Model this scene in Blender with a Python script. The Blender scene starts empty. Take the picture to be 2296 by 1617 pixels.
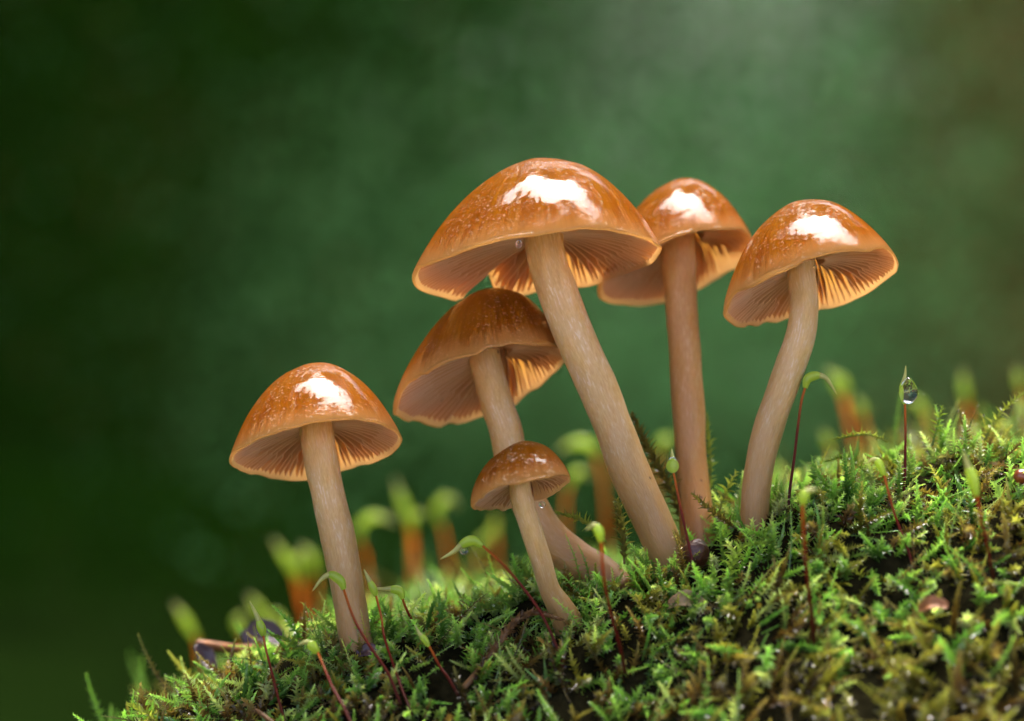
import bpy, math, random
import numpy as np
from mathutils import Vector, Matrix, noise
R_ = math.radians
random.seed(7)
rng = np.random.default_rng(11)

# ------------------------------------------------------------------ camera, sky, sun, exposure
MM = 0.001
DIST = 350.0            # camera to the plane of the stems, mm
FRAME_W = 100.0         # width of that plane in view, mm
K = FRAME_W / 2296.0    # mm per layout unit in that plane
CU, CV = 1148.0, 808.5
scene = bpy.context.scene
cam_d = bpy.data.cameras.new('camera')
cam = bpy.data.objects.new('camera', cam_d)
scene.collection.objects.link(cam)
cam.location = (0, -DIST * MM, 0)
cam.rotation_euler = (R_(90), 0, 0)
cam_d.sensor_width = 36.0
cam_d.lens = 36.0 * DIST / FRAME_W
cam_d.clip_start = 0.01
cam_d.clip_end = 60.0
cam_d.dof.use_dof = True
cam_d.dof.focus_distance = (DIST - 5.0) * MM
APERTURE = 7.0          # mm
cam_d.dof.aperture_fstop = cam_d.lens / APERTURE
scene.camera = cam

SUN_DIR = Vector((0.08, 0.28, 0.95)).normalized()
world = bpy.data.worlds.new('World')
scene.world = world
world.use_nodes = True
wn = world.node_tree
sky = wn.nodes.new('ShaderNodeTexSky')
sky.sky_type = 'NISHITA'
sky.sun_disc = False
sky.sun_elevation = math.asin(SUN_DIR.z)
sky.sun_rotation = math.atan2(SUN_DIR.x, SUN_DIR.y)
sky.air_density = 0.25
sky.dust_density = 4.0
sky.ozone_density = 0.0
wn.links.new(sky.outputs[0], wn.nodes['Background'].inputs[0])
wn.nodes['Background'].inputs[1].default_value = 0.15
sun_d = bpy.data.lights.new('sun', 'SUN')
sun_d.energy = 1.5
sun_d.angle = R_(56)
sun_d.color = (1.0, 0.995, 0.985)
sun = bpy.data.objects.new('sun', sun_d)
scene.collection.objects.link(sun)
sun.rotation_euler = (-SUN_DIR).to_track_quat('-Z', 'Y').to_euler()
scene.view_settings.view_transform = 'Standard'
scene.view_settings.look = 'None'
scene.view_settings.gamma = 1.0
scene.view_settings.exposure = 3.0
scene.view_settings.use_curve_mapping = False
scene.cycles.max_bounces = 10
scene.cycles.diffuse_bounces = 4
scene.cycles.transmission_bounces = 8
scene.cycles.sample_clamp_indirect = 6.0

# ------------------------------------------------------------------ helpers
COL = scene.collection

def P(u, v, y):
    """layout point (u, v) standing y millimetres behind the stems -> world metres"""
    s = K * (DIST + y) / DIST
    return Vector(((u - CU) * s, y, -(v - CV) * s)) * MM

def link(name, me, parent=None, mats=()):
    for m in mats:
        me.materials.append(m)
    o = bpy.data.objects.new(name, me)
    COL.objects.link(o)
    if parent is not None:
        o.parent = parent
        o.matrix_parent_inverse = parent.matrix_world.inverted()
    return o

def empty(name, loc):
    o = bpy.data.objects.new(name, None)
    COL.objects.link(o)
    o.location = loc
    o.matrix_world = Matrix.Translation(loc)
    o.empty_display_size = 0.003
    return o

def tag(o, label=None, cat=None, group=None, kind=None):
    if label: o['label'] = label
    if cat: o['category'] = cat
    if group: o['group'] = group
    if kind: o['kind'] = kind
    return o

def mesh(name, verts, faces, smooth=True):
    me = bpy.data.meshes.new(name)
    me.from_pydata([tuple(v) for v in verts], [], faces)
    if smooth:
        me.polygons.foreach_set('use_smooth', [True] * len(me.polygons))
    me.update()
    return me

def np_mesh(name, verts, tris, smooth=False):
    me = bpy.data.meshes.new(name)
    verts = np.ascontiguousarray(verts, dtype=np.float32)
    tris = np.ascontiguousarray(tris, dtype=np.int32)
    me.vertices.add(len(verts)); me.vertices.foreach_set('co', verts.ravel())
    me.loops.add(tris.size); me.loops.foreach_set('vertex_index', tris.ravel())
    me.polygons.add(len(tris))
    me.polygons.foreach_set('loop_start', np.arange(0, tris.size, 3, dtype=np.int32))
    me.polygons.foreach_set('use_smooth', np.full(len(tris), smooth))
    me.update(calc_edges=True)
    return me

def attr_vec(me, name, data):
    a = me.attributes.new(name, 'FLOAT_VECTOR', 'POINT')
    a.data.foreach_set('vector', np.asarray(data, dtype=np.float32).ravel())

def attr_col(me, name, data):
    a = me.attributes.new(name, 'FLOAT_COLOR', 'POINT')
    a.data.foreach_set('color', np.asarray(data, dtype=np.float32).ravel())

def catmull(pts, n):
    """resample a list of tuples through Catmull-Rom"""
    p = [np.array(q, dtype=float) for q in pts]
    p = [2 * p[0] - p[1]] + p + [2 * p[-1] - p[-2]]
    out = []
    segs = len(p) - 3
    for i in range(n):
        f = i / (n - 1) * segs
        k = min(int(f), segs - 1); t = f - k
        a, b, c, d = p[k:k + 4]
        out.append(0.5 * ((2 * b) + (-a + c) * t + (2 * a - 5 * b + 4 * c - d) * t * t + (-a + 3 * b - 3 * c + d) * t ** 3))
    return out

def sweep(path, radii, segs=10, rough=0.0, seed=0.0, flat=1.0):
    """tube along path (world metres); returns verts, faces, coords (angle x2, length mm)"""
    path = [Vector(p) for p in path]
    verts, faces, co = [], [], []
    t0 = (path[1] - path[0]).normalized()
    ref = Vector((0, 1, 0)) if abs(t0.y) < 0.9 else Vector((1, 0, 0))
    nrm = (ref - t0 * ref.dot(t0)).normalized()
    L = 0.0
    n = len(path)
    for i, p in enumerate(path):
        t = (path[min(i + 1, n - 1)] - path[max(i - 1, 0)]).normalized()
        nrm = (nrm - t * nrm.dot(t)).normalized()
        bi = t.cross(nrm)
        if i: L += (p - path[i - 1]).length / MM
        for j in range(segs):
            a = 2 * math.pi * j / segs
            r = radii[i]
            if rough:
                r *= 1 + rough * noise.noise(Vector((math.cos(a) * 1.3 + seed, math.sin(a) * 1.3, L * 0.22))) \
                     + 0.35 * rough * noise.noise(Vector((math.cos(a) * 4 + seed, math.sin(a) * 4, L * 0.5)))
            verts.append(p + (nrm * math.cos(a) * flat + bi * math.sin(a)) * r)
            co.append((math.cos(a), math.sin(a), L))
        if i:
            b0, b1 = (i - 1) * segs, i * segs
            for j in range(segs):
                k = (j + 1) % segs
                faces.append((b0 + j, b0 + k, b1 + k, b1 + j))
    c0 = len(verts); verts.append(path[0]); co.append((0, 0, 0))
    c1 = len(verts); verts.append(path[-1]); co.append((0, 0, L))
    b1 = (n - 1) * segs
    for j in range(segs):
        k = (j + 1) % segs
        faces.append((c0, k, j)); faces.append((c1, b1 + j, b1 + k))
    return verts, faces, co

# ------------------------------------------------------------------ materials
def new_mat(name):
    m = bpy.data.materials.new(name)
    m.use_nodes = True
    nt = m.node_tree
    return m, nt, nt.nodes['Principled BSDF'], nt.nodes['Material Output']

def N(nt, typ, **kw):
    n = nt.nodes.new(typ)
    for k, v in kw.items():
        if k in n.inputs: n.inputs[k].default_value = v
        else: setattr(n, k, v)
    return n

def ramp(nt, stops, fac, interp='LINEAR'):
    r = nt.nodes.new('ShaderNodeValToRGB')
    r.color_ramp.interpolation = interp
    e = r.color_ramp.elements
    while len(e) < len(stops): e.new(0.5)
    for el, (p, c) in zip(e, stops):
        el.position = p
        el.color = (*c, 1) if len(c) == 3 else c
    nt.links.new(fac, r.inputs[0])
    return r.outputs[0]

def mixc(nt, fac, a, b, mode='MIX'):
    m = nt.nodes.new('ShaderNodeMix'); m.data_type = 'RGBA'; m.blend_type = mode
    for s, i in ((fac, 0), (a, 6), (b, 7)):
        if hasattr(s, 'is_output'): nt.links.new(s, m.inputs[i])
        elif i == 0: m.inputs[0].default_value = s
        else: m.inputs[i].default_value = (*s, 1)
    return m.outputs[2]

def math_n(nt, op, a, b=None, clamp=False):
    m = nt.nodes.new('ShaderNodeMath'); m.operation = op; m.use_clamp = clamp
    for i, s in enumerate((a, b)):
        if s is None: continue
        if hasattr(s, 'is_output'): nt.links.new(s, m.inputs[i])
        else: m.inputs[i].default_value = s
    return m.outputs[0]

def vscale(nt, vec, sc):
    m = nt.nodes.new('ShaderNodeVectorMath'); m.operation = 'MULTIPLY'
    nt.links.new(vec, m.inputs[0]); m.inputs[1].default_value = sc
    return m.outputs[0]

def noise_n(nt, vec, scale, detail=3, rough=0.55):
    n = N(nt, 'ShaderNodeTexNoise', Scale=scale, Detail=detail, Roughness=rough)
    nt.links.new(vec, n.inputs['Vector'])
    return n.outputs['Fac']

def add_translucent(nt, bsdf, out, col, fac, normal=None):
    tr = nt.nodes.new('ShaderNodeBsdfTranslucent')
    if hasattr(col, 'is_output'): nt.links.new(col, tr.inputs[0])
    else: tr.inputs[0].default_value = (*col, 1)
    mx = nt.nodes.new('ShaderNodeMixShader')
    if hasattr(fac, 'is_output'): nt.links.new(fac, mx.inputs[0])
    else: mx.inputs[0].default_value = fac
    nt.links.new(bsdf.outputs[0], mx.inputs[1]); nt.links.new(tr.outputs[0], mx.inputs[2])
    nt.links.new(mx.outputs[0], out.inputs['Surface'])

def cap_material():
    m, nt, b, out = new_mat('wet_cap_skin')
    at = N(nt, 'ShaderNodeAttribute', attribute_name='capco')     # cos, sin, radius share
    pos = nt.nodes.new('ShaderNodeTexCoord').outputs['Object']
    sep = nt.nodes.new('ShaderNodeSeparateXYZ'); nt.links.new(at.outputs['Vector'], sep.inputs[0])
    t = sep.outputs['Z']
    streak = noise_n(nt, vscale(nt, at.outputs['Vector'], (26, 26, 3.0)), 1.0, 4, 0.6)
    fine = noise_n(nt, pos, 2600, 4, 0.65)
    big = noise_n(nt, pos, 160, 3, 0.5)
    base = ramp(nt, [(0.34, (0.075, 0.023, 0.001)), (0.5, (0.170, 0.066, 0.002)), (0.64, (0.30, 0.135, 0.006))], streak)
    base = mixc(nt, math_n(nt, 'MULTIPLY', big, 0.55), base, (0.13, 0.044, 0.001))
    # the centre of the cap is a touch darker, its margin pale and striate
    base = mixc(nt, ramp(nt, [(0.0, (0.5,) * 3), (0.45, (0,) * 3)], t), base, (0.10, 0.024, 0.002))
    margin = math_n(nt, 'ADD', t, math_n(nt, 'MULTIPLY', math_n(nt, 'SUBTRACT', streak, 0.5), 0.22))
    mfac = ramp(nt, [(0.90, (0,) * 3), (0.985, (0.8,) * 3)], margin)
    base = mixc(nt, mfac, base, (0.44, 0.24, 0.08))
    # pale flecks: surface grain and wet glitter painted into the colour
    fl = noise_n(nt, pos, 3300, 3, 0.65)
    fleck = math_n(nt, 'MULTIPLY', ramp(nt, [(0.57, (0,) * 3), (0.66, (1,) * 3)], fl), ramp(nt, [(0.40, (0.18,) * 3), (0.62, (0.85,) * 3)], big))
    base = mixc(nt, fleck, base, (0.90, 0.72, 0.48))
    dirt = noise_n(nt, pos, 520, 2, 0.5)
    base = mixc(nt, ramp(nt, [(0.72, (0,) * 3), (0.76, (0.8,) * 3)], dirt), base, (0.035, 0.014, 0.006))   # stuck specks
    oi = nt.nodes.new('ShaderNodeObjectInfo')
    base = mixc(nt, 1.0, base, oi.outputs['Color'], 'MULTIPLY')
    nt.links.new(base, b.inputs['Base Color'])
    b.inputs['Roughness'].default_value = 0.5
    b.inputs['Specular IOR Level'].default_value = 0.0
    b.inputs['Coat Weight'].default_value = 1.0
    b.inputs['Coat IOR'].default_value = 1.46
    rr = ramp(nt, [(0.3, (0.03,) * 3), (0.7, (0.10,) * 3)], fine)
    nt.links.new(rr, b.inputs['Coat Roughness'])
    # water film: lumpy near the crown, smooth on the flanks
    wet = noise_n(nt, pos, 300, 0.6, 0.4)
    pits = ramp(nt, [(0.46, (0,) * 3), (0.60, (1,) * 3)], noise_n(nt, pos, 2300, 2, 0.6))
    amt = ramp(nt, [(0.0, (0.8,) * 3), (0.46, (0.6,) * 3), (0.58, (0.0,) * 3), (0.85, (0.0,) * 3), (1.0, (0.05,) * 3)],
               math_n(nt, 'ADD', t, math_n(nt, 'MULTIPLY', math_n(nt, 'SUBTRACT', wet, 0.5), 0.3)))
    h = math_n(nt, 'ADD', math_n(nt, 'MULTIPLY', math_n(nt, 'MULTIPLY', pits, amt), 0.8), math_n(nt, 'MULTIPLY', wet, 0.22))
    h = math_n(nt, 'ADD', h, math_n(nt, 'MULTIPLY', streak, 0.004))
    smear = noise_n(nt, vscale(nt, at.outputs['Vector'], (3.4, 3.4, 12.0)), 1.0, 1.3, 0.45)
    h = math_n(nt, 'ADD', h, math_n(nt, 'MULTIPLY', smear, 0.34))
    bp = N(nt, 'ShaderNodeBump', Strength=0.55, Distance=0.00036)
    nt.links.new(h, bp.inputs['Height'])
    nt.links.new(bp.outputs[0], b.inputs['Coat Normal'])
    bp2 = N(nt, 'ShaderNodeBump', Strength=0.35, Distance=0.0002)
    nt.links.new(h, bp2.inputs['Height']); nt.links.new(bp2.outputs[0], b.inputs['Normal'])
    add_translucent(nt, b, out, ramp(nt, [(0.0, (0.92, 0.52, 0.10)), (0.85, (0.92, 0.54, 0.12)), (1.0, (1.0, 0.70, 0.36))], t), ramp(nt, [(0.0, (0.34,) * 3), (0.6, (0.48,) * 3), (0.95, (0.64,) * 3)], t))
    return m

def flesh_material(name, col, tcol, tfac, edge=None):
    m, nt, b, out = new_mat(name)
    pos = nt.nodes.new('ShaderNodeTexCoord').outputs['Object']
    n = noise_n(nt, pos, 700, 3)
    sp = noise_n(nt, pos, 900, 1, 0.4)
    c = mixc(nt, ramp(nt, [(0.3, (0,) * 3), (0.7, (1,) * 3)], n), tuple(x * 0.82 for x in col), col)
    c = mixc(nt, ramp(nt, [(0.76, (0,) * 3), (0.80, (0.8,) * 3)], sp), c, (0.09, 0.05, 0.03))   # spore specks
    if edge:
        ea = N(nt, 'ShaderNodeAttribute', attribute_name='edge')
        c = mixc(nt, ramp(nt, [(0.55, (0,) * 3), (0.95, (1,) * 3)], ea.outputs['Fac']), c, edge)
    nt.links.new(c, b.inputs['Base Color'])
    b.inputs['Roughness'].default_value = 0.5
    b.inputs['Specular IOR Level'].default_value = 0.3
    add_translucent(nt, b, out, tcol, tfac)
    return m

def stem_material():
    m, nt, b, out = new_mat('fibrous_stem')
    at = N(nt, 'ShaderNodeAttribute', attribute_name='stemco')
    pos = nt.nodes.new('ShaderNodeTexCoord').outputs['Object']
    sep = nt.nodes.new('ShaderNodeSeparateXYZ'); nt.links.new(at.outputs['Vector'], sep.inputs[0])
    fib = noise_n(nt, vscale(nt, at.outputs['Vector'], (12, 12, 1.3)), 1.0, 4, 0.6)
    fib2 = noise_n(nt, vscale(nt, at.outputs['Vector'], (9, 9, 1.1)), 1.0, 2, 0.5)
    blotch = noise_n(nt, vscale(nt, at.outputs['Vector'], (1.2, 1.2, 0.28)), 1.0, 3, 0.55)
    base = ramp(nt, [(0.34, (0.57, 0.345, 0.110)), (0.5, (0.66, 0.425, 0.150)), (0.66, (0.74, 0.525, 0.225))], fib)
    base = mixc(nt, math_n(nt, 'MULTIPLY', ramp(nt, [(0.35, (0,) * 3), (0.62, (1,) * 3)], blotch), 0.55), base, (0.70, 0.50, 0.28))
    # white silky fibrils, scattered dark specks
    w = math_n(nt, 'MULTIPLY', ramp(nt, [(0.55, (0,) * 3), (0.63, (1,) * 3)], fib2), ramp(nt, [(0.40, (0.08,) * 3), (0.62, (0.55,) * 3)], blotch))
    base = mixc(nt, w, base, (0.86, 0.75, 0.56))
    # towards the foot the flesh is water-soaked and browner
    foot = ramp(nt, [(0.0, (0,) * 3), (0.4, (0.12,) * 3), (0.78, (0.72,) * 3), (1.0, (0.95,) * 3)], N(nt, 'ShaderNodeAttribute', attribute_name='foot').outputs['Fac'])
    base = mixc(nt, foot, base, (0.34, 0.18, 0.06))
    sp = noise_n(nt, pos, 620, 1, 0.3)
    base = mixc(nt, ramp(nt, [(0.795, (0,) * 3), (0.82, (0.85,) * 3)], sp), base, (0.10, 0.05, 0.025))
    oi = nt.nodes.new('ShaderNodeObjectInfo')
    base = mixc(nt, 1.0, base, oi.outputs['Color'], 'MULTIPLY')
    nt.links.new(base, b.inputs['Base Color'])
    b.inputs['Roughness'].default_value = 0.42
    b.inputs['Specular IOR Level'].default_value = 0.45
    b.inputs['Subsurface Weight'].default_value = 0.55
    b.inputs['Subsurface Radius'].default_value = (1.0, 0.62, 0.34)
    b.inputs['Subsurface Scale'].default_value = 0.0016
    bp = N(nt, 'ShaderNodeBump', Strength=0.5, Distance=0.00012)
    h = math_n(nt, 'ADD', fib, math_n(nt, 'MULTIPLY', fib2, 0.6))
    nt.links.new(h, bp.inputs['Height']); nt.links.new(bp.outputs[0], b.inputs['Normal'])
    return m

def leaf_material(name, trans=0.5, rough=0.22, tscale=(1.05, 1.2, 0.6)):
    """moss leaves: colour per shoot from the attribute 'tint'"""
    m, nt, b, out = new_mat(name)
    at = N(nt, 'ShaderNodeAttribute', attribute_name='tint')
    pos = nt.nodes.new('ShaderNodeTexCoord').outputs['Object']
    n = noise_n(nt, pos, 1500, 2)
    c = mixc(nt, ramp(nt, [(0.3, (0,) * 3), (0.75, (1,) * 3)], n), at.outputs['Color'], vscale(nt, at.outputs['Color'], (1.25, 1.12, 0.8)))
    nt.links.new(c, b.inputs['Base Color'])
    b.inputs['Roughness'].default_value = rough
    b.inputs['Specular IOR Level'].default_value = 0.5
    b.inputs['Coat Weight'].default_value = 0.7
    b.inputs['Coat Roughness'].default_value = 0.12
    tc = vscale(nt, c, tuple(1.6 * x for x in tscale))
    add_translucent(nt, b, out, tc, trans)
    return m

def plain(name, col, rough=0.5, spec=0.5, var=0.25, scale=600, bump=0.0, trans=None, coat=0.0):
    m, nt, b, out = new_mat(name)
    pos = nt.nodes.new('ShaderNodeTexCoord').outputs['Object']
    n = noise_n(nt, pos, scale, 4, 0.6)
    c = mixc(nt, ramp(nt, [(0.3, (0,) * 3), (0.7, (1,) * 3)], n), tuple(x * (1 - var) for x in col), tuple(min(1, x * (1 + var)) for x in col))
    nt.links.new(c, b.inputs['Base Color'])
    b.inputs['Roughness'].default_value = rough
    b.inputs['Specular IOR Level'].default_value = spec
    b.inputs['Coat Weight'].default_value = coat
    b.inputs['Coat Roughness'].default_value = 0.08
    if bump:
        bp = N(nt, 'ShaderNodeBump', Strength=0.8, Distance=bump)
        nt.links.new(n, bp.inputs['Height']); nt.links.new(bp.outputs[0], b.inputs['Normal'])
    if trans: add_translucent(nt, b, out, trans[0], trans[1])
    return m

def seta_material():
    m, nt, b, out = new_mat('red_seta')
    at = N(nt, 'ShaderNodeAttribute', attribute_name='along')
    c = ramp(nt, [(0.0, (0.88, 0.44, 0.06)), (0.25, (0.74, 0.23, 0.03)), (0.6, (0.20, 0.022, 0.010)), (1.0, (0.055, 0.010, 0.006))], at.outputs['Fac'])
    nt.links.new(c, b.inputs['Base Color'])
    b.inputs['Roughness'].default_value = 0.35
    b.inputs['Specular IOR Level'].default_value = 0.2
    add_translucent(nt, b, out, vscale(nt, c, (1.3, 1.3, 1.3)), 0.45)
    return m

M_CAP = cap_material()
M_FLESH = flesh_material('cap_flesh', (0.76, 0.58, 0.38), (1.0, 0.80, 0.50), 0.78)
M_GILL = flesh_material('gill', (0.68, 0.46, 0.25), (1.0, 0.72, 0.38), 0.58, (0.93, 0.84, 0.71))
M_STEM = stem_material()
M_MOSS = leaf_material('moss_leaf')
M_SETA = seta_material()
M_CAPS = plain('capsule_green', (0.40, 0.56, 0.08), 0.22, 0.5, 0.2, 900, trans=((0.80, 0.95, 0.18), 0.55), coat=0.5)
M_BEAK = plain('capsule_beak', (0.50, 0.50, 0.17), 0.3, 0.5, 0.2, 900, trans=((0.7, 0.7, 0.2), 0.35))
M_SOIL = plain('dark_humus', (0.010, 0.009, 0.004), 0.9, 0.0, 0.5, 500, bump=0.0006)
M_DEAD = plain('dead_brown_moss', (0.13, 0.062, 0.020), 0.4, 0.3, 0.5, 800, bump=0.0001)
M_BUD = plain('dark_bud_skin', (0.065, 0.018, 0.008), 0.4, 0.5, 0.5, 1600, bump=0.0003, coat=0.2)
M_BEAD = plain('rust_bead', (0.22, 0.05, 0.012), 0.3, 0.5, 0.3, 900, bump=0.0001, coat=0.5)
M_HUSK = plain('pale_husk', (0.42, 0.30, 0.17), 0.5, 0.4, 0.35, 1200, bump=0.0002, trans=((0.6, 0.42, 0.22), 0.3))
M_TWIG = plain('orange_brown_twig', (0.30, 0.12, 0.04), 0.5, 0.4, 0.35, 900, bump=0.0002)
M_LITTER = plain('purple_brown_litter', (0.075, 0.040, 0.045), 0.35, 0.5, 0.5, 700, bump=0.0002)
M_WATER, nt_, b_, o_ = new_mat('water')
b_.inputs['Transmission Weight'].default_value = 1.0
b_.inputs['IOR'].default_value = 1.33
b_.inputs['Roughness'].default_value = 0.0
b_.inputs['Base Color'].default_value = (1, 1, 1, 1)

# ------------------------------------------------------------------ the moss-grown bank: terrain
U_T = np.array([-1600, -700, -200, 0, 150, 300, 450, 650, 800, 1000, 1265, 1400, 1500, 1600, 1700, 1850, 2000, 2150, 2296, 2600, 3200, 4200], float)
V_FRONT = np.array([3700, 2600, 2100, 1900, 1790, 1660, 1575, 1490, 1445, 1408, 1352, 1322, 1292, 1240, 1160, 1115, 1100, 1072, 1035, 980, 940, 930], float)
V_BACK = np.array([3700, 2550, 2050, 1870, 1780, 1640, 1545, 1470, 1390, 1345, 1320, 1305, 1270, 1210, 1140, 1075, 1035, 1010, 965, 910, 880, 870], float)
Y_T = np.array([-160, -90, -60, -40, -25, -12, 0, 8, 25, 55, 90, 150, 260, 400], float)
# drop below the stem line (layout units) towards the camera, and share of the back profile behind
DROP = np.array([2300, 1450, 1030, 690, 390, 115, 0, -10, 12, 12, 0, 20, 330, 900], float)
SHARE = np.array([0, 0, 0, 0, 0, 0, 0, 0.12, 0.4, 0.75, 1, 1, 1, 1], float)
FLOOR_Z = -112.0

def terrain(x, y):
    """height in mm at x, y in mm (arrays)"""
    x = np.asarray(x, float); y = np.asarray(y, float)
    s = K * (DIST + y) / DIST
    u = CU + x / s
    d = np.interp(y, Y_T, DROP); sh = np.interp(y, Y_T, SHARE)
    v = np.interp(u, U_T, V_FRONT) * (1 - sh) + np.interp(u, U_T, V_BACK) * sh + d
    z = -(v - CV) * s
    z = z + 0.9 * np.sin(x * 0.31 + 1.0) * np.sin(y * 0.27 + 0.4) + 0.55 * np.sin(x * 0.83 + y * 0.5) * np.sin(y * 0.71 - x * 0.2 + 2.0)
    return np.maximum(z, FLOOR_Z - 4)

def tnormal(x, y):
    e = 0.6
    dx = (terrain(x + e, y) - terrain(x - e, y)) / (2 * e)
    dy = (terrain(x, y + e) - terrain(x, y - e)) / (2 * e)
    n = np.stack([-dx, -dy, np.ones_like(dx)], -1)
    return n / np.linalg.norm(n, axis=-1, keepdims=True)

def build_bank():
    xs = np.concatenate([np.linspace(-330, -90, 40), np.linspace(-87, 87, 175), np.linspace(90, 330, 40)])
    ys = np.concatenate([np.linspace(-160, -62, 30), np.linspace(-60, 60, 100), np.linspace(63, 395, 70)])
    X, Y = np.meshgrid(xs, ys)
    Z = terrain(X, Y)
    v = np.stack([X, Y, Z], -1).reshape(-1, 3) * MM
    ny, nx = X.shape
    i = np.arange(ny * nx).reshape(ny, nx)
    a, b, c, d = i[:-1, :-1].ravel(), i[:-1, 1:].ravel(), i[1:, 1:].ravel(), i[1:, :-1].ravel()
    tris = np.concatenate([np.stack([a, b, c], -1), np.stack([a, c, d], -1)])
    o = link('mossy_bank', np_mesh('mossy_bank', v, tris, True), None, [M_SOIL])
    tag(o, 'dark damp earth of the bank under the moss', 'bank', kind='structure')
build_bank()

def build_floor():
    n = 60
    xs = np.linspace(-12, 12, n); ys = np.linspace(-4, 16, n)
    X, Y = np.meshgrid(xs, ys)
    Z = np.full_like(X, FLOOR_Z * MM) + np.where(Y > 4.0, (Y - 4.0) * 0.55, 0) + 0.012 * np.sin(X * 5 + Y * 3) * (Y > 1)
    v = np.stack([X, Y, Z], -1).reshape(-1, 3)
    i = np.arange(n * n).reshape(n, n)
    a, b, c, d = i[:-1, :-1].ravel(), i[:-1, 1:].ravel(), i[1:, 1:].ravel(), i[1:, :-1].ravel()
    tris = np.concatenate([np.stack([a, b, c], -1), np.stack([a, c, d], -1)])
    m, nt, bs, out = new_mat('forest_floor')
    pos = nt.nodes.new('ShaderNodeTexCoord').outputs['Object']
    nz = noise_n(nt, pos, 9, 5)
    c = ramp(nt, [(0.3, (0.002, 0.005, 0.001)), (0.7, (0.006, 0.014, 0.002))], nz)
    nt.links.new(c, bs.inputs['Base Color']); bs.inputs['Roughness'].default_value = 0.9
    bs.inputs['Specular IOR Level'].default_value = 0.0
    o = link('forest_floor', np_mesh('forest_floor', v, tris, True), None, [m])
    tag(o, 'dark green forest floor rising far behind the mushrooms', 'ground', kind='structure')
build_floor()

def build_bounce_ground():  # added unseen pale sheet, bounces sun onto stems and cap undersides
    n = 60
    xs = np.linspace(-2.2, 2.2, n); ys = np.linspace(-3.6, -0.24, n)
    X, Y = np.meshgrid(xs, ys)
    Z = np.full_like(X, (FLOOR_Z + 6) * MM) + 0.018 + 0.004 * np.sin(X * 7) * np.sin(Y * 9)
    v = np.stack([X + 0.08 * np.sin(Y * 2.3), Y, Z], -1).reshape(-1, 3)
    i = np.arange(n * n).reshape(n, n)
    a, b, c, d = i[:-1, :-1].ravel(), i[:-1, 1:].ravel(), i[1:, 1:].ravel(), i[1:, :-1].ravel()
    tris = np.concatenate([np.stack([a, b, c], -1), np.stack([a, c, d], -1)])
    m = plain('pale_bounce', (0.52, 0.45, 0.34), 0.9, 0.1, 0.2, 40)
    o = link('bounce_ground', np_mesh('bounce_ground', v, tris, True), None, [m])
    tag(o, 'added pale ground sheet out of view before the bank, bouncing light', 'path', kind='structure')
build_bounce_ground()

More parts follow.
